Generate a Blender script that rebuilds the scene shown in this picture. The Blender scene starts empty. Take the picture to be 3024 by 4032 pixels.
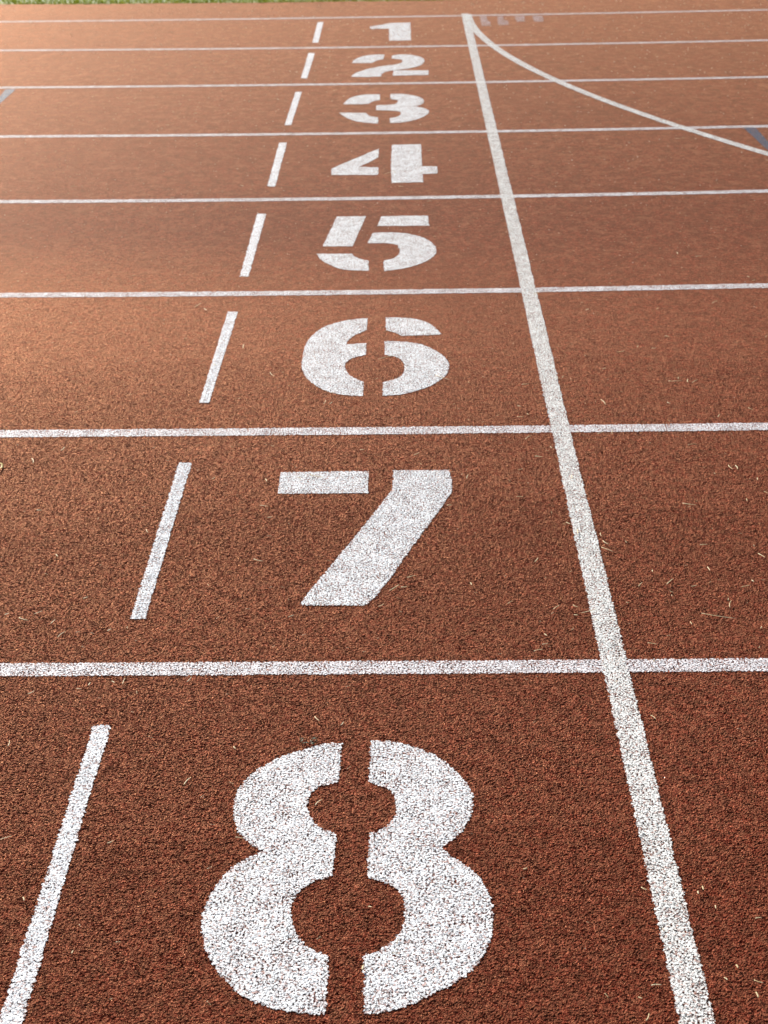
import bpy, bmesh, math, random, json
from mathutils import Matrix, Vector, noise
from mathutils.geometry import tessellate_polygon

S = bpy.context.scene
COL = S.collection
random.seed(7)
DATA = json.loads('''{"numerals":{"8":[[[-0.5488,-0.2664],[-0.5757,-0.2646],[-0.5996,-0.2748],[-0.631,-0.2918],[-0.662,-0.3085],[-0.692,-0.3352],[-0.7135,-0.3616],[-0.7266,-0.3908],[-0.7352,-0.4228],[-0.7367,-0.4541],[-0.7322,-0.4849],[-0.724,-0.5181],[-0.7121,-0.5448],[-0.6975,-0.5624],[-0.6836,-0.574],[-0.6725,-0.5827],[-0.6892,-0.5939],[-0.7095,-0.6106],[-0.7255,-0.6327],[-0.7374,-0.6572],[-0.7484,-0.6866],[-0.7554,-0.718],[-0.7588,-0.7488],[-0.7562,-0.7765],[-0.7493,-0.8061],[-0.7386,-0.835],[-0.7215,-0.8681],[-0.702,-0.8958],[-0.68,-0.9207],[-0.6591,-0.9364],[-0.6322,-0.9497],[-0.6028,-0.9577],[-0.5769,-0.9613],[-0.5481,-0.9632],[-0.5492,-0.9237],[-0.5488,-0.8738],[-0.5494,-0.8386],[-0.5641,-0.8314],[-0.5816,-0.8193],[-0.5961,-0.8022],[-0.606,-0.78],[-0.613,-0.7524],[-0.6153,-0.7268],[-0.611,-0.7008],[-0.6016,-0.6824],[-0.5866,-0.6638],[-0.5692,-0.6558],[-0.5516,-0.6478],[-0.5503,-0.6092],[-0.5495,-0.5375],[-0.5641,-0.5285],[-0.5813,-0.5195],[-0.5937,-0.4984],[-0.6013,-0.477],[-0.6048,-0.4492],[-0.6025,-0.4273],[-0.5946,-0.4083],[-0.5777,-0.3956],[-0.5507,-0.3875],[-0.549,-0.3267]],[[-0.4945,-0.26],[-0.4701,-0.2589],[-0.4376,-0.2663],[-0.4093,-0.2805],[-0.3774,-0.3016],[-0.354,-0.329],[-0.3312,-0.3625],[-0.3167,-0.3952],[-0.3084,-0.4303],[-0.3076,-0.4584],[-0.3126,-0.489],[-0.3231,-0.5189],[-0.3408,-0.5482],[-0.3598,-0.5683],[-0.3656,-0.5797],[-0.3561,-0.5929],[-0.3356,-0.6138],[-0.3149,-0.6388],[-0.3016,-0.6607],[-0.2925,-0.6928],[-0.2878,-0.7241],[-0.2872,-0.7598],[-0.2914,-0.7945],[-0.3007,-0.8235],[-0.3137,-0.8519],[-0.3243,-0.8682],[-0.3414,-0.8865],[-0.3649,-0.9068],[-0.3912,-0.9246],[-0.4204,-0.9421],[-0.4492,-0.955],[-0.4716,-0.9601],[-0.4907,-0.9613],[-0.4925,-0.9106],[-0.4942,-0.839],[-0.4736,-0.8296],[-0.4569,-0.8177],[-0.4435,-0.7959],[-0.4333,-0.7737],[-0.4299,-0.7436],[-0.4305,-0.7127],[-0.4387,-0.6864],[-0.4511,-0.6729],[-0.469,-0.662],[-0.4906,-0.6538],[-0.4923,-0.6041],[-0.4911,-0.5363],[-0.4707,-0.5264],[-0.4578,-0.5117],[-0.4485,-0.4907],[-0.4441,-0.4663],[-0.4458,-0.4383],[-0.4548,-0.413],[-0.4684,-0.4032],[-0.4841,-0.3947],[-0.4952,-0.3868],[-0.494,-0.3274]]],"7":[[[-0.7519,0.9526],[-0.5238,0.9557],[-0.5229,0.8236],[-0.7514,0.8247]],[[-0.4592,0.9584],[-0.3129,0.9567],[-0.3098,0.8879],[-0.3105,0.8228],[-0.3493,0.7068],[-0.4178,0.5127],[-0.4681,0.3608],[-0.4994,0.283],[-0.5186,0.2547],[-0.6095,0.2562],[-0.6613,0.2595],[-0.6434,0.3196],[-0.5992,0.4415],[-0.5399,0.607],[-0.4889,0.7558],[-0.4603,0.8423]]],"6":[[[-0.5509,2.1524],[-0.5831,2.1462],[-0.6231,2.1331],[-0.6623,2.1045],[-0.6891,2.0757],[-0.711,2.0354],[-0.7314,1.9728],[-0.7413,1.9056],[-0.7457,1.8291],[-0.7448,1.7546],[-0.7379,1.6819],[-0.7233,1.6209],[-0.7025,1.5758],[-0.6749,1.5313],[-0.6411,1.4997],[-0.601,1.4796],[-0.5509,1.4725],[-0.55,1.5841],[-0.5762,1.6116],[-0.5993,1.6473],[-0.61,1.6882],[-0.6117,1.74],[-0.5996,1.7711],[-0.5813,1.7917],[-0.5495,1.8121],[-0.5498,1.9127],[-0.5808,1.9115],[-0.6134,1.9037],[-0.6053,1.9516],[-0.587,1.9965],[-0.5516,2.0335]],[[-0.4911,2.1551],[-0.462,2.1577],[-0.4215,2.1502],[-0.3853,2.1369],[-0.3535,2.1057],[-0.3303,2.0575],[-0.3101,1.9872],[-0.3592,1.9808],[-0.4395,1.9801],[-0.4533,2.0035],[-0.4898,2.0337]],[[-0.4919,1.9309],[-0.453,1.9296],[-0.4142,1.9172],[-0.3757,1.8992],[-0.3416,1.8596],[-0.3159,1.81],[-0.2981,1.7616],[-0.2928,1.7093],[-0.2992,1.6483],[-0.3169,1.5988],[-0.3356,1.5699],[-0.3651,1.5319],[-0.4013,1.5023],[-0.4371,1.4787],[-0.4922,1.4737],[-0.4917,1.5794],[-0.4627,1.5982],[-0.4409,1.6224],[-0.4317,1.6573],[-0.4291,1.7135],[-0.4336,1.7554],[-0.4525,1.7877],[-0.4905,1.8081]]],"5":[[[-0.7006,3.3834],[-0.5826,3.3839],[-0.6247,2.9711],[-0.737,2.9759]],[[-0.5205,3.381],[-0.3341,3.3824],[-0.3318,3.2375],[-0.535,3.241]],[[-0.7556,2.8797],[-0.6244,2.8741],[-0.6103,2.8305],[-0.5893,2.804],[-0.561,2.7859],[-0.5571,2.6665],[-0.6307,2.6727],[-0.6715,2.6989],[-0.7087,2.75],[-0.7393,2.8102]],[[-0.5523,3.1461],[-0.4962,3.1549],[-0.4213,3.1365],[-0.3632,3.0872],[-0.3272,3.0213],[-0.3102,2.9486],[-0.3101,2.8696],[-0.3307,2.8018],[-0.3667,2.7444],[-0.4171,2.6968],[-0.4568,2.6739],[-0.5014,2.6594],[-0.5038,2.7869],[-0.4726,2.8026],[-0.4499,2.8495],[-0.4449,2.9102],[-0.4555,2.9817],[-0.4896,3.0066],[-0.5682,3.01]]],"4":[[[-0.5473,4.5453],[-0.5483,4.3741],[-0.5806,4.2973],[-0.6364,4.1946],[-0.5455,4.1846],[-0.5434,4.0475],[-0.7504,4.0585],[-0.7543,4.1708],[-0.7128,4.2531],[-0.6493,4.3622],[-0.5923,4.4658]],[[-0.4865,4.616],[-0.3496,4.6173],[-0.3498,4.1907],[-0.2811,4.1869],[-0.2823,4.0595],[-0.3484,4.0533],[-0.3468,3.9144],[-0.4838,3.9059],[-0.4882,4.2407]]],"3":[[[-0.5593,5.8017],[-0.5597,5.6517],[-0.596,5.6233],[-0.619,5.5544],[-0.682,5.5517],[-0.7502,5.5563],[-0.7427,5.6215],[-0.7257,5.7038],[-0.6882,5.7739],[-0.6292,5.8066]],[[-0.7618,5.3477],[-0.6263,5.3344],[-0.6132,5.2718],[-0.589,5.2376],[-0.5608,5.2249],[-0.56,5.0801],[-0.6142,5.0961],[-0.6706,5.1356],[-0.7195,5.2136],[-0.7503,5.2917]],[[-0.5045,5.8101],[-0.4446,5.8108],[-0.3801,5.7646],[-0.3361,5.7009],[-0.3223,5.6164],[-0.3306,5.5349],[-0.3575,5.4973],[-0.3816,5.4921],[-0.334,5.4431],[-0.3059,5.3959],[-0.2984,5.3283],[-0.3173,5.2526],[-0.3508,5.179],[-0.4068,5.1188],[-0.4529,5.0901],[-0.4989,5.0888],[-0.5021,5.1995],[-0.4626,5.2294],[-0.444,5.2937],[-0.4488,5.3494],[-0.4726,5.3778],[-0.5155,5.3873],[-0.5738,5.3979],[-0.5748,5.5212],[-0.5168,5.5243],[-0.4782,5.5379],[-0.4614,5.5905],[-0.464,5.6451],[-0.501,5.6763]]],"2":[[[-0.5494,7.003],[-0.5523,6.8488],[-0.5934,6.8167],[-0.6194,6.7288],[-0.7403,6.7384],[-0.7319,6.8278],[-0.7065,6.9122],[-0.6616,6.9861],[-0.6057,7.0076]],[[-0.5023,6.9731],[-0.4369,7.0095],[-0.3621,6.9617],[-0.3119,6.865],[-0.3039,6.7635],[-0.3282,6.6322],[-0.3828,6.5544],[-0.4723,6.4993],[-0.5344,6.4569],[-0.5602,6.3889],[-0.5591,6.3062],[-0.6465,6.2945],[-0.7327,6.3101],[-0.7196,6.401],[-0.6776,6.4915],[-0.6166,6.5725],[-0.5453,6.6346],[-0.473,6.668],[-0.4367,6.7392],[-0.4414,6.8247],[-0.5016,6.8701]],[[-0.4901,6.4865],[-0.2871,6.4709],[-0.2891,6.3315],[-0.4936,6.3286]]],"1":[[[-0.6593,8.0647],[-0.5827,8.134],[-0.521,8.2056],[-0.3851,8.2059],[-0.385,7.4981],[-0.5225,7.4986],[-0.5294,7.9712],[-0.6524,7.9762]]]},"dashes":{"1":[[-1.022,8.2917],[-0.9829,8.288],[-0.9775,7.458],[-1.0155,7.4726]],"2":[[-1.0194,7.0952],[-0.9805,7.092],[-0.9835,6.2783],[-1.0188,6.2946]],"3":[[-1.0245,5.9003],[-0.9913,5.898],[-0.9943,5.0692],[-1.0276,5.0818]],"4":[[-1.0271,4.6929],[-0.99,4.6907],[-0.9855,3.87],[-1.0191,3.8785]],"5":[[-1.0254,3.4432],[-0.9897,3.4379],[-0.9864,2.6145],[-1.0182,2.6157]],"6":[[-1.0213,2.2327],[-0.9882,2.2315],[-0.994,1.433],[-1.0221,1.4338]],"7":[[-1.0266,1.02],[-0.993,1.0165],[-0.9939,0.205],[-1.0259,0.2055]],"8":[[-1.0327,-0.2005],[-0.9988,-0.2009],[-0.9994,-1.0109],[-1.0336,-1.0108]]},"lanes":{"1":[0.007205,0.011426,8.475174],"2":[0.010038,0.003111,7.272149],"3":[0.007811,0.006306,6.100739],"4":[0.009951,0.009396,4.87174],"5":[0.010919,0.014284,3.662765],"6":[0.010372,0.012209,2.426278],"7":[0.00181,1.218984],"8":[-3.9e-05,0.000227]},"curve":[[0.0102,8.4976],[0.0443,7.9943],[0.0785,7.6282],[0.1159,7.3581],[0.1472,7.1368],[0.1941,6.8973],[0.2672,6.5571],[0.3671,6.289],[0.4497,6.0494],[0.5442,5.7874],[0.6316,5.5746],[0.7278,5.3229],[0.8218,5.1075],[0.9133,4.9141],[0.9689,4.8284],[1.0575,4.6298],[1.1499,4.4803],[1.2265,4.3321]],"blue":[[[-2.6669,6.093],[-2.6086,6.0888],[-2.6066,5.6979],[-2.5998,5.0206],[-2.671,5.025],[-2.655,5.9029]],[[1.2214,4.8792],[1.2798,4.8755],[1.2789,4.5801],[1.2802,4.1299],[1.2525,4.1315],[1.2409,4.4]]],"worn":[[[0.0974,8.4286],[0.1466,8.4238],[0.1379,8.2449],[0.1578,8.2038],[0.1565,8.1166],[0.1486,8.0219],[0.0934,8.027],[0.0935,8.2001]],[[0.2195,8.4168],[0.2574,8.4132],[0.2545,8.2535],[0.2824,8.2214],[0.2749,8.0482],[0.2069,8.045],[0.2086,8.1892]],[[0.3403,8.4153],[0.4067,8.4089],[0.3938,8.1816],[0.3398,8.1672],[0.3341,8.2955]],[[0.4643,8.4135],[0.5274,8.4075],[0.5279,8.2969],[0.5168,8.1603],[0.455,8.1661],[0.4561,8.2839]]],"grass":[[-3.4815,9.4057],[-2.5069,9.3317],[-1.5467,9.2652],[-0.577,9.2417],[0.3415,9.223]],"straw":[[[-0.0849,1.5351],[-0.0645,1.5382]],[[0.0199,1.592],[0.0305,1.5816]],[[0.3781,1.5687],[0.3837,1.5836]],[[0.4057,1.5654],[0.4019,1.5368]],[[0.3467,1.5534],[0.3847,1.5522]],[[0.4142,1.5365],[0.4311,1.5546]],[[0.1328,1.4142],[0.1414,1.3731]],[[0.3183,1.3891],[0.3254,1.3772]],[[0.5385,1.3402],[0.5504,1.3273]],[[0.4497,1.2973],[0.4417,1.2774]],[[-0.1146,1.2947],[-0.0965,1.2908]],[[-0.0849,1.3175],[-0.0823,1.305]],[[0.0396,1.1865],[0.0452,1.1788]],[[0.0945,1.169],[0.1131,1.1824]],[[0.1392,1.1903],[0.1357,1.1648]],[[-0.1019,1.1403],[-0.0852,1.1599]],[[-0.0392,1.0899],[-0.0351,1.0744]],[[-0.0851,1.0272],[-0.0659,1.0187]],[[-0.135,0.9421],[-0.1236,0.9485]],[[-0.0007,0.9055],[-0.0015,0.8848]],[[0.3282,1.0899],[0.3522,1.0914]],[[0.4107,0.9581],[0.4175,0.93]],[[0.4288,0.9577],[0.429,0.9335]],[[0.4682,0.8786],[0.4649,0.8629]],[[0.4694,0.7987],[0.478,0.7895]],[[0.256,0.7367],[0.2879,0.7247]],[[-0.1494,0.7855],[-0.1327,0.7833]],[[0.4177,0.7587],[0.4155,0.7438]],[[-0.1075,1.3754],[-0.0982,1.3682]],[[-0.0398,0.6403],[-0.0298,0.6259]],[[-0.016,0.6025],[-0.0177,0.5781]],[[0.0369,0.5835],[0.0373,0.5648]],[[0.0378,0.5432],[0.0501,0.5223]],[[0.0302,0.5093],[0.0552,0.4831]],[[0.3876,0.4713],[0.399,0.4481]],[[0.2597,0.4078],[0.2616,0.3885]],[[0.1326,0.3953],[0.1316,0.3835]],[[0.0916,0.3212],[0.1014,0.3368]],[[0.1552,0.3294],[0.1727,0.3521]],[[0.2079,0.3192],[0.2206,0.3239]],[[0.3188,0.3137],[0.3379,0.3226]],[[0.3478,0.3454],[0.3508,0.3381]],[[-0.107,0.2239],[-0.0919,0.24]],[[-0.0622,0.2402],[-0.0518,0.2311]],[[-0.0476,0.2061],[-0.0121,0.2203]],[[0.0553,0.2505],[0.0601,0.2484]],[[0.2759,0.2243],[0.2843,0.2528]],[[0.21,0.2005],[0.2801,0.1761]],[[0.1804,0.1659],[0.1813,0.1515]],[[0.3237,0.1363],[0.3273,0.144]],[[-0.1345,0.1203],[-0.1294,0.11]],[[-0.1425,0.0781],[-0.1302,0.081]],[[-0.1619,0.0517],[-0.1431,0.0545]],[[0.0772,0.0791],[0.0959,0.0732]],[[-0.0646,0.1983],[-0.0565,0.1949]],[[-1.3551,1.0946],[-1.3503,1.1171]],[[-1.4238,1.0462],[-1.4134,1.0112]],[[-1.0532,0.6227],[-1.0449,0.6051]],[[-1.1435,0.2878],[-1.1336,0.2924]],[[-1.2387,0.2211],[-1.223,0.2316]],[[-1.2686,0.2055],[-1.2452,0.1928]],[[-1.1939,0.1784],[-1.1871,0.1941]],[[-1.1673,0.1214],[-1.1543,0.1428]],[[-1.3036,0.2199],[-1.2936,0.2225]],[[-1.2472,0.4984],[-1.2395,0.485]],[[-1.0654,0.1472],[-1.0582,0.1524]],[[-1.3433,0.7347],[-1.3296,0.7332]],[[-1.1826,-0.0967],[-1.1714,-0.0877]],[[-1.066,-0.0682],[-1.0644,-0.0583]],[[-0.9983,-0.0634],[-0.9969,-0.0408]],[[-1.0221,-0.0512],[-1.0154,-0.059]],[[-1.0886,-0.0777],[-1.0791,-0.0792]],[[-1.1816,-0.2769],[-1.182,-0.2594]],[[-0.6043,-0.1839],[-0.5943,-0.2002]],[[-0.831,-0.4013],[-0.8214,-0.3781]],[[-0.7227,-0.5505],[-0.7068,-0.5542]],[[-0.7521,-0.2834],[-0.7474,-0.2904]],[[-0.4953,-0.8741],[-0.4936,-0.8648]],[[-0.489,-0.7303],[-0.4837,-0.734]],[[-0.2308,-0.6395],[-0.2259,-0.6368]],[[-0.6731,0.9254],[-0.6384,0.9079]],[[-0.7888,0.7491],[-0.7675,0.7402]],[[-0.7796,0.4664],[-0.7568,0.4545]],[[-0.463,0.3102],[-0.4425,0.3381]],[[-0.4239,0.3696],[-0.4042,0.3802]],[[-0.4866,0.2403],[-0.4762,0.2522]],[[-0.2697,0.8936],[-0.2654,0.9134]],[[-0.4042,1.0439],[-0.3902,1.0542]],[[-0.3248,0.7406],[-0.3119,0.7365]],[[-0.4376,0.3273],[-0.4246,0.3252]],[[-0.7646,0.6816],[-0.7528,0.6828]],[[-0.5486,1.0814],[-0.5374,1.0793]],[[-0.6815,0.199],[-0.67,0.2058]],[[-0.2822,0.3447],[-0.2802,0.3321]],[[-0.7874,0.903],[-0.7825,0.8864]],[[-0.5107,1.7578],[-0.4619,1.7826]],[[-0.3365,1.6193],[-0.2955,1.5805]],[[-0.6616,1.4015],[-0.6567,1.4317]],[[-0.644,1.401],[-0.6377,1.4173]],[[-1.138,2.2733],[-1.12,2.314]],[[-0.8343,1.6581],[-0.8182,1.6215]],[[-0.9364,1.8692],[-0.9364,1.8995]],[[-1.1029,2.2562],[-1.0914,2.237]],[[0.6328,2.7732],[0.6582,2.7721]],[[0.3945,1.9351],[0.4065,1.9232]],[[0.5985,2.2466],[0.6204,2.2668]],[[0.2943,1.8351],[0.3005,1.8558]],[[0.3368,1.8268],[0.3507,1.8222]],[[0.2263,1.796],[0.2488,1.8021]],[[0.1719,2.1949],[0.1831,2.2024]],[[0.773,2.5328],[0.7776,2.5149]],[[0.5733,2.83],[0.5716,2.8008]],[[0.8538,4.6566],[0.9014,4.647]],[[-0.0757,-0.9826],[-0.0697,-0.9697]],[[-0.0792,-0.9347],[-0.0754,-0.938]],[[0.0789,-0.8672],[0.08,-0.8741]],[[0.0554,-0.8945],[0.059,-0.9013]],[[0.0993,-0.8998],[0.1124,-0.9067]],[[0.0972,-0.925],[0.0984,-0.9365]],[[-0.0576,-0.9099],[-0.0421,-0.9112]],[[0.0587,-0.6847],[0.0582,-0.6964]],[[0.0493,-0.6987],[0.0492,-0.7034]],[[0.0712,-0.7324],[0.0708,-0.7403]],[[-0.0417,-0.6863],[-0.0327,-0.6946]],[[0.1295,-0.7633],[0.1396,-0.7622]],[[0.0456,-0.1869],[0.0528,-0.2039]],[[-1.1314,-0.5549],[-1.1126,-0.5454]],[[-0.9425,-0.5661],[-0.9321,-0.5586]],[[-1.0578,-0.7032],[-1.0538,-0.7136]],[[-0.9514,-0.8361],[-0.9504,-0.8298]]],"cam":[1.688918562896125,0.46166234120161903,-0.019442315965618788,-0.01817505136936487,-0.41429809342299245,-2.6771169351883444,6055.0],"axes":[[0.9998032569620637,0.011344014851165611,-0.01627146874458958],[0.009512264157249215,0.4456326202481853,0.8951653951093839],[-0.01740586678830829,0.8951440560590196,-0.44543703786680605]]}''')

# ---------------------------------------------------------------- camera
cd = bpy.data.cameras.new("camera")
cam = bpy.data.objects.new("camera", cd); COL.objects.link(cam)
cx = DATA['cam']; rt, up, fw = [Vector(v) for v in DATA['axes']]
cam.matrix_world = Matrix(((rt.x, up.x, -fw.x, cx[4]), (rt.y, up.y, -fw.y, cx[5]),
                           (rt.z, up.z, -fw.z, cx[0]), (0, 0, 0, 1)))
cd.sensor_fit = 'VERTICAL'; cd.lens = 52.0; cd.sensor_height = 52.0 / (6055 / 4032); cd.sensor_width = cd.sensor_height * .75
cd.clip_start = .05; cd.clip_end = 2000
cd.dof.use_dof = True; cd.dof.focus_distance = 3.1; cd.dof.aperture_fstop = 9.0
S.camera = cam
S.render.resolution_x = 768; S.render.resolution_y = 1024; S.render.resolution_percentage = 100

# ---------------------------------------------------------------- light
SUN_EL = math.radians(29); SUN_AZ = math.radians(-30)      # azimuth measured from +Y towards +X
w = bpy.data.worlds.new("World"); S.world = w; w.use_nodes = True
nt = w.node_tree; nt.nodes.clear()
sky = nt.nodes.new('ShaderNodeTexSky'); sky.sky_type = 'NISHITA'; sky.sun_disc = False
sky.sun_elevation = SUN_EL; sky.sun_rotation = SUN_AZ
bg = nt.nodes.new('ShaderNodeBackground'); bg.inputs['Strength'].default_value = .05
wo = nt.nodes.new('ShaderNodeOutputWorld')
nt.links.new(sky.outputs[0], bg.inputs[0]); nt.links.new(bg.outputs[0], wo.inputs[0])
sl = bpy.data.lights.new("sun", 'SUN'); sl.energy = 5.0; sl.angle = math.radians(.5); sl.color = (1, .96, .90)
sun = bpy.data.objects.new("sun", sl); COL.objects.link(sun)
sd = Vector((math.sin(SUN_AZ) * math.cos(SUN_EL), math.cos(SUN_AZ) * math.cos(SUN_EL), math.sin(SUN_EL)))
sun.rotation_euler = sd.to_track_quat('Z', 'Y').to_euler(); sun.location = sd * 30
S.view_settings.view_transform = 'Standard'; S.view_settings.look = 'None'
S.view_settings.gamma = 1; S.view_settings.exposure = .76
S.render.engine = 'CYCLES'
S.cycles.feature_set = 'EXPERIMENTAL'; S.cycles.dicing_rate = 0.7; S.cycles.offscreen_dicing_scale = 6; S.cycles.max_subdivisions = 14

# ---------------------------------------------------------------- helpers
def tag(o, label=None, cat=None, group=None, kind=None):
    if label: o['label'] = label
    if cat: o['category'] = cat
    if group: o['group'] = group
    if kind: o['kind'] = kind
    return o

def mesh_obj(name, verts, faces, mat, origin=None, smooth=False, link=True):
    if origin is None: origin = (0, 0, 0)
    m = bpy.data.meshes.new(name)
    m.from_pydata([(v[0]-origin[0], v[1]-origin[1], v[2]-origin[2]) for v in verts], [], faces); m.update()
    if smooth: m.polygons.foreach_set('use_smooth', [True]*len(m.polygons))
    m.materials.append(mat)
    o = bpy.data.objects.new(name, m); o.location = origin
    COL.objects.link(o)
    return o

class G:                                                  # small shader-graph helper
    def __init__(s, name):
        s.m = bpy.data.materials.new(name); s.m.use_nodes = True
        s.t = s.m.node_tree; s.t.nodes.clear()
    def n(s, typ, ins=None, **kw):
        nd = s.t.nodes.new(typ)
        for k, v in kw.items(): setattr(nd, k, v)
        for k, v in (ins or {}).items():
            if hasattr(v, 'is_output'): s.t.links.new(v, nd.inputs[k])
            else: nd.inputs[k].default_value = v
        return nd
    def pos(s): return s.n('ShaderNodeNewGeometry').outputs['Position']
    def noise(s, p, sc, det=2, rough=.5, dim='2D'):
        return s.n('ShaderNodeTexNoise', {'Vector': p, 'Scale': sc, 'Detail': det, 'Roughness': rough}, noise_dimensions=dim).outputs['Fac']
    def vor(s, p, sc, feat='F1'):
        return s.n('ShaderNodeTexVoronoi', {'Vector': p, 'Scale': sc}, voronoi_dimensions='2D', feature=feat)
    def math(s, op, a, b=0., c=0., clamp=False):
        nd = s.n('ShaderNodeMath', {0: a, 1: b, 2: c}, operation=op); nd.use_clamp = clamp; return nd.outputs[0]
    def rng(s, v, a, b, c=0., d=1., smooth=False):
        nd = s.n('ShaderNodeMapRange', {'Value': v, 'From Min': a, 'From Max': b, 'To Min': c, 'To Max': d})
        nd.interpolation_type = 'SMOOTHSTEP' if smooth else 'LINEAR'; return nd.outputs[0]
    def ramp(s, f, stops):
        nd = s.n('ShaderNodeValToRGB', {'Fac': f}); e = nd.color_ramp.elements
        while len(e) < len(stops): e.new(.5)
        for x, (p, c) in zip(e, stops): x.position = p; x.color = (*c, 1)
        return nd.outputs[0]
    def mix(s, f, a, b, blend='MIX'):
        nd = s.n('ShaderNodeMix', data_type='RGBA', blend_type=blend)
        for i, v in ((0, f), (6, a), (7, b)):
            if hasattr(v, 'is_output'): s.t.links.new(v, nd.inputs[i])
            else: nd.inputs[i].default_value = (*v, 1) if i and len(v) == 3 else v
        return nd.outputs[2]
    def out(s, sh, disp=None):
        o = s.n('ShaderNodeOutputMaterial', {'Surface': sh})
        if disp is not None: s.t.links.new(disp, o.inputs['Displacement']); s.m.displacement_method = 'BOTH'
        return s.m

GRAIN = 340.0                                             # rubber crumbs about 3 mm across
DISP = .0016                                              # metres per unit of crumb height

def crumb_height(g, p):
    """height field of the crumb surface, in units of one crumb; shared by the rubber and the paint on it"""
    warp = g.n('ShaderNodeTexNoise', {'Vector': p, 'Scale': 260., 'Detail': 1}, noise_dimensions='2D').outputs['Color']
    off = g.n('ShaderNodeVectorMath', {0: warp, 1: (.5, .5, .5)}, operation='SUBTRACT').outputs[0]
    sc = g.n('ShaderNodeVectorMath', {0: off, 'Scale': .0045}, operation='SCALE').outputs[0]
    q = g.n('ShaderNodeVectorMath', {0: p, 1: sc}, operation='ADD').outputs[0]
    v = g.vor(q, GRAIN)
    dome = g.math('SUBTRACT', 1., g.math('MULTIPLY', v.outputs['Distance'], v.outputs['Distance']))
    cell = g.n('ShaderNodeSeparateColor', {0: v.outputs['Color']})
    h = g.math('MULTIPLY_ADD', cell.outputs[0], 1.1, dome)
    h = g.math('MULTIPLY_ADD', g.noise(p, 110., 2), .7, h)
    h = g.math('MULTIPLY_ADD', g.noise(p, 800., 1), .45, h)
    return h, cell, q

def relief(g, p, h, amp=1.):
    # true relief on the outer lanes, giving way to bump where a crumb is smaller than a rendered facet
    y = g.n('ShaderNodeSeparateXYZ', {0: p}).outputs[1]
    k = g.rng(y, .6, 3.4, 1., 0., True)
    far = g.math('MULTIPLY_ADD', g.noise(p, 34., 3, .7), 1.3, h)
    bmp = g.n('ShaderNodeBump', {'Height': far, 'Strength': g.math('SUBTRACT', 1., k), 'Distance': .0048*amp})
    return bmp.outputs[0], g.n('ShaderNodeDisplacement', {'Height': h, 'Midlevel': 2.25, 'Scale': g.math('MULTIPLY', k, DISP*amp)}).outputs[0]

def rubber():
    g = G('rubber_track'); p = g.pos()
    h, cell, q = crumb_height(g, p)
    c = g.ramp(cell.outputs[1], [(0, (.055, .0045, .002)), (.35, (.135, .0130, .0060)), (.8, (.235, .034, .017)), (1, (.54, .155, .085))])
    # dustier and redder patches of several sizes
    d1 = g.noise(p, 70., 3, .65); d2 = g.noise(p, 1.1, 4, .6); d3 = g.noise(p, 9., 4, .6)
    c = g.mix(g.rng(d1, .48, .66, 0, .9), c, (.27, .085, .045))
    c = g.mix(g.rng(g.noise(p, 40., 3, .75), .36, .56, .75, 0), c, (.07, .012, .006))
    c = g.mix(g.rng(d3, .45, .8, 0, .4), c, (.19, .053, .027))
    y = g.n('ShaderNodeSeparateXYZ', {0: p}).outputs[1]; inner = g.rng(y, .5, 6.5, .15, 1.)   # the inner lanes are dirtier and more worn
    c = g.mix(g.math('MULTIPLY', inner, g.rng(g.noise(p, 11., 5, .85), .42, .52, .8, 0)), c, (.085, .020, .010))
    c = g.mix(g.math('MULTIPLY', inner, g.rng(g.noise(p, 14., 5, .85), .50, .62, 0, .8)), c, (.33, .13, .070))
    c = g.mix(g.rng(d2, .4, .75, 0, .35), c, (.10, .016, .008))
    nrm, disp = relief(g, p, h)
    b = g.n('ShaderNodeBsdfPrincipled', {'Base Color': c, 'Roughness': .7, 'Specular IOR Level': .05, 'Normal': nrm})
    # rough gloss tinted orange: the warm far-left glow is put into its colour
    s_ = g.n('ShaderNodeBsdfGlossy', {'Color': (1., .52, .27, 1.), 'Roughness': .46, 'Normal': nrm})
    fr = g.math('MULTIPLY', g.n('ShaderNodeFresnel', {'IOR': 1.16}).outputs[0], .50)
    return g.out(g.n('ShaderNodeMixShader', {0: fr, 1: b.outputs[0], 2: s_.outputs[0]}).outputs[0], disp)

def paint(name, col, cover, tint, film=.0):
    """sprayed line paint: sits on the crumbs, broken where it never reached between them"""
    g = G(name); p = g.pos()
    h, cell, q = crumb_height(g, p)
    wear = g.noise(p, 22., 3, .6)
    hn = g.noise(p, 250., 2, .75)
    k = g.math('MULTIPLY_ADD', wear, .20, hn)
    k = g.math('MULTIPLY_ADD', h, .10, k)
    alpha = g.rng(k, cover, cover + .03)
    c = g.mix(g.rng(g.noise(p, 160., 2), .35, .7), col, tint)
    c = g.mix(g.rng(cell.outputs[2], .80, .90, 0, .75), c, (.34, .13, .085))
    nrm, disp = relief(g, p, h, .34)
    b = g.n('ShaderNodeBsdfPrincipled', {'Base Color': c, 'Roughness': .55, 'Specular IOR Level': .3, 'Alpha': alpha, 'Normal': nrm})
    return g.out(b.outputs[0], disp)

def plain(name, stops, sc, rough=.7, trans=0):
    g = G(name); p = g.pos()
    c = g.ramp(g.noise(p, sc, 3, .6, '3D'), stops)
    b = g.n('ShaderNodeBsdfPrincipled', {'Base Color': c, 'Roughness': rough})
    if trans:
        t = g.n('ShaderNodeBsdfTranslucent', {'Color': c})
        return g.out(g.n('ShaderNodeMixShader', {0: trans, 1: b.outputs[0], 2: t.outputs[0]}).outputs[0])
    return g.out(b.outputs[0])

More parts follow.
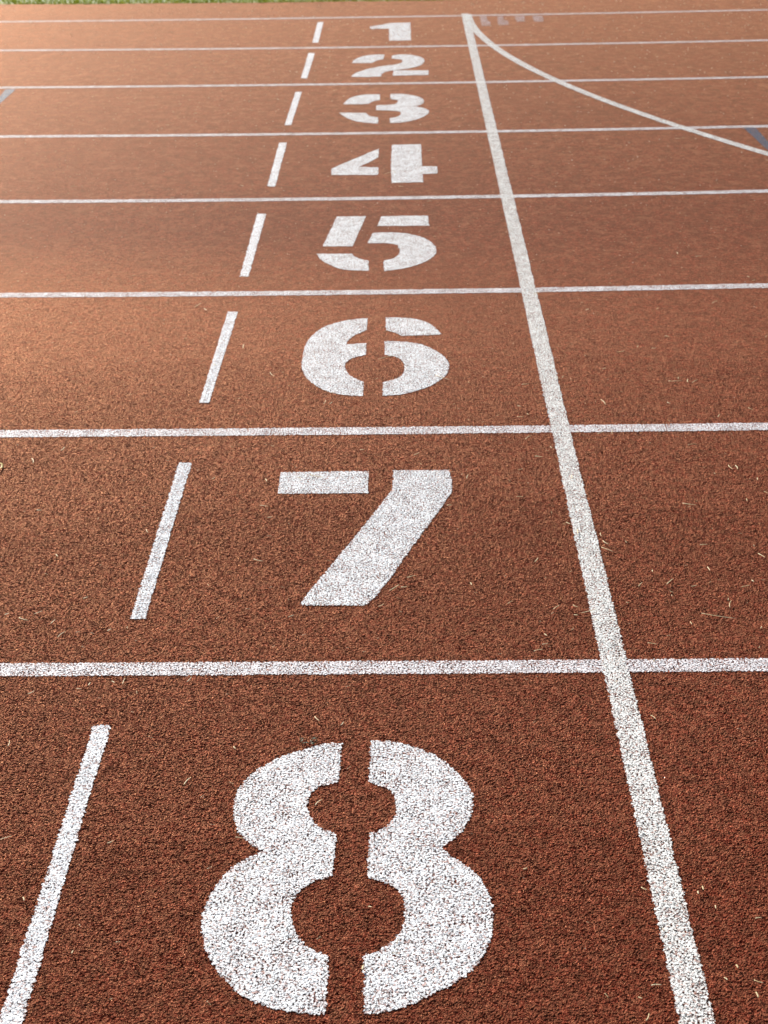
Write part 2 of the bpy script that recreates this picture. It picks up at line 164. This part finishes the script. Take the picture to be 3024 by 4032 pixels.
M_RUB = rubber()
M_LANE = paint('lane_line_paint', (.82, .79, .80), .74, (.74, .71, .73))
M_FIN = paint('finish_line_paint', (.85, .84, .80), .72, (.70, .70, .68))
M_DASH = paint('dash_paint', (.87, .87, .88), .68, (.80, .81, .83))
M_NUM = paint('stencil_paint', (.87, .87, .87), .715, (.78, .79, .81))
M_BLUE = paint('blue_marking_paint', (.018, .034, .075), .66, (.030, .048, .090))
M_WORN = paint('worn_pale_paint', (.55, .42, .42), .78, (.50, .38, .36))
M_STRAW = plain('dry_straw', [(.3, (.50, .36, .17)), (.5, (.66, .52, .28)), (.7, (.78, .68, .44))], 60., .55)
M_GRIT = plain('pale_grit', [(.3, (.62, .36, .22)), (.5, (.76, .56, .38)), (.7, (.85, .76, .62))], 90.)
M_GRASS = plain('lawn_grass', [(.3, (.13, .17, .012)), (.5, (.22, .265, .018)), (.7, (.36, .35, .05))], 14., .6, .35)
M_LEAF = plain('dry_leaf', [(.3, (.42, .30, .07)), (.7, (.62, .50, .14))], 120., .6, .2)
M_WEED = plain('green_sprig', [(.3, (.03, .045, .012)), (.7, (.07, .085, .03))], 150., .6, .2)
M_FIELD = plain('field_soil_and_lawn', [(.3, (.11, .14, .012)), (.7, (.20, .22, .025))], 3.)

def dice(o):
    m = o.modifiers.new('crumb relief', 'SUBSURF'); m.subdivision_type = 'SIMPLE'; m.levels = 0; m.render_levels = 1
    o.cycles.use_adaptive_subdivision = True
    return o

# ---------------------------------------------------------------- the ground
GE = DATA['grass']
def grass_edge(x): return 9.235 + .0115 * (x + .2) ** 2 + .008 * math.sin(x * 5.1) + .006 * math.sin(x * 13.7 + 1)

N = 60; R = 900.
vs = [(R*math.cos(2*math.pi*i/N), R*math.sin(2*math.pi*i/N), -.004) for i in range(N)]
tag(mesh_obj('grass_field', vs, [list(range(N))], M_FIELD), kind='structure')
# the track: a sheet that bends with its lanes, inner edge against the lawn
xs = [-16 + i * .2 for i in range(161)]; NR = 60
vs = []; fs = []
for i, x in enumerate(xs):
    for j in range(NR+1):
        y = -7 + 14*j/50 if j <= 50 else 7 + (grass_edge(x)-7)*(j-50)/10
        vs.append((x, y, 0))
        if i and j: k = i*(NR+1)+j; fs.append((k-NR-2, k-1, k, k-NR-1))
tag(dice(mesh_obj('running_track', vs, fs, M_RUB)), kind='structure')

# ---------------------------------------------------------------- painted marks
def nz(x, y, sc, seed=0.): return noise.noise((x*sc, y*sc, seed))
def ragged(x, y, nx, ny, seed, amp=.0048):
    d = amp * nz(x, y, 330, seed) + .0016 * nz(x, y, 60, seed+4) + .0012 * nz(x, y, 14, seed + 9)
    return x + nx*d, y + ny*d

def smooth_poly(P, iters=2, lim=42):
    for _ in range(iters):
        Q = []; n = len(P)
        for i in range(n):
            a, b, c = Vector(P[i-1]), Vector(P[i]), Vector(P[(i+1) % n])
            u, v = (b-a), (c-b)
            ang = math.degrees(abs(u.angle(v))) if u.length and v.length else 0
            if ang < lim and ang > 3:
                k = .25
                Q.append(tuple(b - u*k)); Q.append(tuple(b + v*k))
            else: Q.append(tuple(b))
        P = Q
    return P

def outline(P, step, seed):
    pts = []; n = len(P)
    for i in range(n):
        a, b = Vector(P[i]), Vector(P[(i+1) % n]); L = (b-a).length
        m = max(1, int(L/step)); d = (b-a)/max(L, 1e-9)
        for j in range(m):
            q = a + (b-a)*(j/m); pts.append(ragged(q.x, q.y, d.y, -d.x, seed))
    return pts

def painted(name, polys, mat, z, step=.004, seed=0., smooth=True, lim=42):
    vs = []; fs = []
    for P in polys:
        if smooth: P = smooth_poly([tuple(p) for p in P], lim=lim)
        o = outline(P, step, seed); base = len(vs)
        vs += [(x, y, z) for x, y in o]
        for t in tessellate_polygon([[Vector((x, y, 0)) for x, y in o]]):
            a, b, c = [Vector(o[i]) for i in t]
            if (b-a).cross(c-a) < 0: t = (t[0], t[2], t[1])
            fs.append([base+i for i in t])
    ox = sum(v[0] for v in vs)/len(vs); oy = sum(v[1] for v in vs)/len(vs)
    bm = bmesh.new()
    for v in vs: bm.verts.new((v[0]-ox, v[1]-oy, 0))
    bm.verts.ensure_lookup_table()
    for f in fs: bm.faces.new([bm.verts[q] for q in f])
    for ax in (0, 1):                                    # cut into small even cells so the relief can follow the crumbs
        lo = min(v.co[ax] for v in bm.verts); hi = max(v.co[ax] for v in bm.verts)
        c = lo + .012
        while c < hi:
            pl = [0, 0, 0]; pl[ax] = c; no = [0, 0, 0]; no[ax] = 1
            bmesh.ops.bisect_plane(bm, geom=bm.verts[:]+bm.edges[:]+bm.faces[:], dist=1e-6, plane_co=pl, plane_no=no); c += .012
    for f in bm.faces:
        f.normal_update()
        if f.normal.z < 0: f.normal_flip()
    m = bpy.data.meshes.new(name); bm.to_mesh(m); bm.free(); m.materials.append(mat)
    o = bpy.data.objects.new(name, m); o.location = (ox, oy, z); COL.objects.link(o)
    return dice(o)

def strip(name, f, t0, t1, dt, half, mat, z, seed):
    """f(t) -> point on the centre line; half = half width"""
    vs = []; fs = []; n = int((t1-t0)/dt)
    for i in range(n+1):
        t = t0 + (t1-t0)*i/n
        x, y = f(t); x2, y2 = f(t+1e-3)
        d = Vector((x2-x, y2-y)).normalized(); nx, ny = -d.y, d.x
        ha = half*(1+.06*nz(x, y, 1.3, seed+3))
        a = ragged(x+nx*ha, y+ny*ha, nx, ny, seed); b = ragged(x-nx*ha, y-ny*ha, nx, ny, seed+5)
        vs += [(a[0], a[1], z), (b[0], b[1], z)]
        if i: k = 2*i; fs.append((k-2, k-1, k+1, k))
    o = f((t0+t1)/2)
    return dice(mesh_obj(name, vs, fs, mat, (o[0], o[1], z)))

ORD = {1: 'farthest', 2: 'second farthest', 3: 'third farthest', 4: 'fourth farthest', 5: 'fourth nearest', 6: 'third nearest', 7: 'second nearest', 8: 'nearest'}
for k in range(1, 9):
    c = DATA['lanes'][str(k)]
    if len(c) == 2: c = [0.004 if k == 7 else .002] + c
    def f(x, c=c):
        if abs(x) <= 3.6: return (x, c[0]*x*x + c[1]*x + c[2])
        s = 3.6 if x > 0 else -3.6
        y = c[0]*s*s + c[1]*s + c[2]; m = 2*c[0]*s + c[1]
        return (x, y + m*(x-s) + .010*(abs(x)-3.6)**2)
    o = strip('lane_line', f, -9, 8, .0022, .0245, M_LANE, .0012, k*3.1)
    lab = ('thin white lane line on the grass side of numeral 1, nearest the lawn' if k == 1 else
           'white lane line painted between numeral %d and numeral %d' % (k-1, k))
    tag(o, lab, 'lane line', 'white lane lines across the red track')

o = strip('finish_line', lambda y: (0., y), -2.6, 8.56, .0022, .0258, M_FIN, .0018, 40.)
tag(o, 'wide white straight finish line crossing all the lanes, right of the numerals', 'finish line')

# curved start line: smooth curve through its surveyed centre points
cv = DATA['curve']
def fit_poly(pts, deg):
    n = deg+1; A = [[0.]*(n+1) for _ in range(n)]
    for x, y in pts:
        u = 8.498 - y
        for i in range(n):
            for j in range(n): A[i][j] += u**(i+j)
            A[i][n] += x*u**i
    for i in range(n):
        p = max(range(i, n), key=lambda r: abs(A[r][i])); A[i], A[p] = A[p], A[i]
        for r in range(n):
            if r != i:
                m = A[r][i]/A[i][i]
                for q in range(i, n+1): A[r][q] -= m*A[i][q]
    return [A[i][n]/A[i][i] for i in range(n)]
cp = fit_poly(cv, 3)
def cf(u):
    if u <= 4.3: x = sum(c*u**i for i, c in enumerate(cp))
    else:
        x = sum(c*4.3**i for i, c in enumerate(cp)); m = sum(i*c*4.3**(i-1) for i, c in enumerate(cp) if i)
        x += m*(u-4.3) + .03*(u-4.3)**2
    return (x, 8.498-u)
o = strip('curved_start_line', cf, -.03, 8.4, .006, .0255, M_FIN, .0024, 50.)
tag(o, 'white curved start line sweeping right from the far end of the finish line', 'start line')

for k in range(1, 9):
    z = .0014
    st = .0018 if k > 6 else .003 if k > 4 else .006
    o = painted('painted_numeral', DATA['numerals'][str(k)], M_NUM, z, st, k*1.7, smooth=k not in (7, 4, 1))
    tag(o, 'white stencilled numeral %d with stencil gaps painted in %s lane' % (k, ORD[k]), 'lane number', 'stencilled lane numbers')
    o = painted('lane_dash', [DATA['dashes'][str(k)]], M_DASH, z, st, k*2.3, smooth=False)
    tag(o, 'short white painted bar left of the stencilled numeral %d' % k, 'painted bar', 'short white bars left of the numerals')
for i, P in enumerate(DATA['blue']):
    o = painted('blue_marking', [P], M_BLUE, .0016, .008, 60.+i, smooth=False)
    tag(o, ['faded grey-blue diagonal mark in lane 3 at the left edge of the photo',
            'dark blue diagonal mark in lane 4 below the curved line, right edge'][i], 'painted mark', 'blue diagonal marks')
for i, P in enumerate(DATA['worn']):
    o = painted('faded_marking', [P], M_WORN, .0022, .008, 70.+i, smooth=True)
    tag(o, ['faded pale blocky mark under the farthest lane line, closest to the finish line',
            'faded pale blocky mark under the farthest lane line, second from the finish line',
            'small faded pale mark under the farthest lane line, third from the finish line',
            'small faded pale mark under the farthest lane line, farthest from the finish line'][i], 'painted mark', 'faded pale marks by the inner lane line')

# ---------------------------------------------------------------- straw clippings
def straw_mesh(L, width, seed):
    rnd = random.Random(seed); n = 7; vs = []; fs = []
    bend = rnd.uniform(-.10, .10)*L; lift0 = rnd.uniform(.0004, .0016); lift1 = rnd.uniform(.0006, .0030)
    for i in range(n):
        t = i/(n-1); x = (t-.5)*L; y = bend*(1-(2*t-1)**2); wv = width*(1-.35*t)*(1 if 0 < i < n-1 else .8)
        z = .0014 + lift0*(1-t) + lift1*t
        for a in range(6):
            an = a*math.pi/3; vs.append((x, y+math.cos(an)*wv*.5, z+math.sin(an)*wv*.32))
        if i:
            b = 6*i
            for a in range(6): fs.append((b-6+a, b-6+(a+1) % 6, b+(a+1) % 6, b+a))
    fs.append(tuple(range(5, -1, -1))); fs.append(tuple(6*(n-1)+a for a in range(6)))
    return vs, fs

W = 1.2192
straws = [(a[0], a[1], b[0], b[1]) for a, b in DATA['straw']]
rr = random.Random(21)
for _ in range(95):                                       # the less distinct ones scattered over the rest of the track
    x = rr.uniform(-2.6, 1.9); y = rr.choice([rr.uniform(-.9, 2.2), rr.uniform(1.5, 8.6), rr.uniform(3, 9)])
    a = rr.uniform(0, math.pi); l = rr.uniform(.008, .022)*(1+.08*max(y, 0))
    straws.append((x, y, x+l*math.cos(a), y+l*math.sin(a)))
def dash_x(k):
    d = DATA['dashes'][str(k)]; return sum(p[0] for p in d)/len(d)
cells = {}
for i, (x0, y0, x1, y1) in enumerate(straws):
    L = math.hypot(x1-x0, y1-y0); L = max(L, .007); mx, my = (x0+x1)/2, (y0+y1)/2
    ang = math.atan2(y1-y0, x1-x0)
    lane = 8 - math.floor((my)/W) - 1 if my > 0 else 8
    lane = 7 - math.floor(my/W) if my > 0 else 8
    lane = max(0, min(8, lane))
    wd = rr.uniform(.0019, .0028) if L > .012 else rr.uniform(.0022, .0034)
    vs, fs = straw_mesh(L, wd, i)
    m = bpy.data.meshes.new('straw_clipping'); m.from_pydata(vs, [], fs); m.update()
    m.polygons.foreach_set('use_smooth', [True]*len(m.polygons)); m.materials.append(M_STRAW)
    o = bpy.data.objects.new('straw_clipping', m); COL.objects.link(o)
    o.location = (mx, my, .0038 if my < 3 else .0020); o.rotation_euler = (0, 0, ang)
    dx = dash_x(max(lane, 1))
    side = ('right of the finish line' if mx > .03 else 'on the finish line' if mx > -.03 else
            'between numeral %d and the finish line' % max(lane, 1) if mx > dx*.38 else
            'around numeral %d' % max(lane, 1) if mx > dx*.8 else
            'left of the white bar')
    side = side.replace('and the finish', 'and finish')
    size = 'long' if L > .03 else 'short' if L > .013 else 'tiny'
    deg = abs(math.degrees(ang)) % 180; deg = min(deg, 180-deg)
    ori = 'crosswise' if deg < 30 else 'pointing away' if deg > 60 else 'slanting'
    cells.setdefault((lane, side, size, ori), []).append((abs(mx), o))
NTH = ['nearest', 'second nearest', 'third nearest', 'fourth nearest', 'fifth nearest', 'sixth nearest', 'seventh nearest', 'eighth nearest', 'ninth nearest', 'tenth nearest']
for (lane, side, size, ori), L in cells.items():
    L.sort(key=lambda a: a[0])
    for j, (_, o) in enumerate(L):
        where = 'in lane %d, ' % lane if lane else 'beside the lawn, '
        if 'numeral' in side: where = ''
        tie = '' if len(L) == 1 else ', ' + NTH[min(j, 9)]
        tag(o, '%s straw clipping %s %s%s%s' % (size, ori, where, side, tie), 'straw clipping', 'dry straw clippings scattered on the track')

# curled yellow leaf at the left edge, dark sprig beside the 8, pale crumb right of the finish line
def ribbon(name, pts, width, mat, label, cat):
    vs = []; fs = []
    for i, (x, y, z) in enumerate(pts):
        a = pts[max(i-1, 0)]; b = pts[min(i+1, len(pts)-1)]
        d = Vector((b[0]-a[0], b[1]-a[1])).normalized(); wv = width*math.sin(math.pi*(i+.6)/(len(pts)+.2))
        for s, dz in ((-1, .0004), (0, 0), (1, .0007)): vs.append((x-d.y*wv*s, y+d.x*wv*s, z+dz))
        for s, dz in ((1, .0), (0, -.0004), (-1, .0)): vs.append((x-d.y*wv*s, y+d.x*wv*s, z+dz))
        if i:
            b = 6*i
            for q in range(6): fs.append((b-6+q, b-6+(q+1) % 6, b+(q+1) % 6, b+q))
    fs.append(tuple(range(5, -1, -1))); fs.append(tuple(6*(len(pts)-1)+a for a in range(6)))
    o = mesh_obj(name, vs, fs, mat, (pts[0][0], pts[0][1], 0), True); tag(o, label, cat); return o
ribbon('dry_leaf', [(-1.502+.011*math.cos(a)*.9, .997+.020*math.sin(a), .003+.004*abs(math.sin(a*1.3))) for a in [(-2.2+i*.45) for i in range(10)]],
       .0028, M_LEAF, 'curled yellow dry leaf at the left edge of lane 7', 'leaf')
sp = []
vs = []; fs = []
rs = random.Random(5)
for q in range(16):
    x = -.611+rs.uniform(-.016, .012); y = -.262+rs.uniform(-.010, .010); a = rs.uniform(0, 6.28); l = rs.uniform(.006, .014)
    b = len(vs); ux, uy = math.cos(a), math.sin(a)
    vs += [(x, y, .003), (x+ux*l*.5-uy*.0011, y+uy*l*.5+ux*.0011, .0055), (x+ux*l, y+uy*l, .004), (x+ux*l*.5+uy*.0011, y+uy*l*.5-ux*.0011, .0050), (x+ux*l*.5, y+uy*l*.5, .0035)]
    fs += [(b, b+1, b+3), (b+1, b+2, b+3), (b, b+4, b+1), (b, b+3, b+4), (b+4, b+2, b+1), (b+3, b+2, b+4)]
tag(mesh_obj('weed_sprig', vs, fs, M_WEED, (-.611, -.262, 0)), 'small dark tuft of dried weed at the upper left rim of numeral 8', 'weed')

def chip(rnd, x, y, z, r):
    """an irregular faceted crumb"""
    vs = []; fs = []
    top = (x, y, z+r*rnd.uniform(.8, 1.2)); n = 6
    ring = [(x+r*rnd.uniform(.7, 1.2)*math.cos(i*1.047), y+r*rnd.uniform(.6, 1.1)*math.sin(i*1.047), z+r*rnd.uniform(.1, .5)) for i in range(n)]
    return ring+[top, (x, y, z-r*.2)], [((i+1) % n, 6, i) for i in range(n)] + [(i, 7, (i+1) % n) for i in range(n)]
vs, fs = chip(random.Random(3), .395, -0.0+.118, .0015, .006)
tag(mesh_obj('pale_crumb', vs, fs, M_GRIT, (.395, .118, 0)), 'pale cream crumb on lane 7 right of the finish line', 'crumb')

# uncountable specks: pale grit and shredded fibres
vs = []; fs = []; rg = random.Random(11)
for i in range(5200):
    x = rg.uniform(-3.6, 2.4); y = rg.uniform(-1.1, 9.1)
    r = rg.uniform(.0005, .0012)*(1+.45*max(y, 0))
    if nz(x, y, .9, 55) < rg.uniform(-.6, .2): continue
    if y < 2 and rg.random() < .75: continue
    a, b = chip(rg, x, y, .0034 if y < 3 else .0014, r); n = len(vs); vs += a; fs += [tuple(n+q for q in f) for f in b]
tag(mesh_obj('grit', vs, fs, M_GRIT), 'tiny pale grit specks scattered over the red track', 'grit', kind='stuff')
vs = []; fs = []
for i in range(5200):
    x = rg.uniform(-3.6, 2.4); y = rg.uniform(-1.1, 9.1)
    if nz(x, y, 1.1, 77) < rg.uniform(-.5, .35): continue
    a = rg.uniform(0, math.pi); l = rg.uniform(.003, .010); wv = rg.uniform(.0003, .0006)
    dx, dy = math.cos(a)*l/2, math.sin(a)*l/2; ux, uy = -math.sin(a)*wv, math.cos(a)*wv; z = rg.uniform(.0030, .0045) if y < 3 else rg.uniform(.0015, .0025)
    n = len(vs)
    vs += [(x-dx-ux, y-dy-uy, z), (x+dx-ux, y+dy-uy, z+.0005), (x+dx+ux, y+dy+uy, z+.0005), (x-dx+ux, y-dy+uy, z), (x, y, z+.0008), (x, y, z-.0004)]
    fs += [(n, n+1, n+4), (n+1, n+2, n+4), (n+2, n+3, n+4), (n+3, n, n+4), (n+1, n, n+5), (n+2, n+1, n+5), (n+3, n+2, n+5), (n, n+3, n+5)]
tag(mesh_obj('shredded_fibres', vs, fs, M_STRAW), 'fine pale shredded grass fibres sprinkled over the red track', 'plant debris', kind='stuff')

# ---------------------------------------------------------------- lawn along the inside of the track
vs = []; fs = []; rb = random.Random(31)
for i in range(26000):
    x = rb.uniform(-6.5, 4.5); u = rb.random()**1.6*1.6; y = grass_edge(x)+u-.012
    hgt = rb.uniform(.010, .026)*(1 if u > .05 else .7); a = rb.uniform(0, 6.283); lean = rb.uniform(.1, .7)*hgt
    wv = rb.uniform(.0025, .0045); c, s = math.cos(a), math.sin(a); n = len(vs)
    la = rb.uniform(0, 6.283); lx, ly = math.cos(la)*lean, math.sin(la)*lean
    vs += [(x-c*wv, y-s*wv, -.004), (x+c*wv, y+s*wv, -.004), (x+lx*.4+c*wv*.8, y+ly*.4+s*wv*.8, hgt*.55), (x+lx*.4-c*wv*.8, y+ly*.4-s*wv*.8, hgt*.55), (x+lx, y+ly, hgt)]
    fs += [(n, n+1, n+2, n+3), (n+3, n+2, n+4)]
tag(mesh_obj('grass', vs, fs, M_GRASS), 'short green lawn grass along the inner edge of the track', 'grass', kind='stuff')
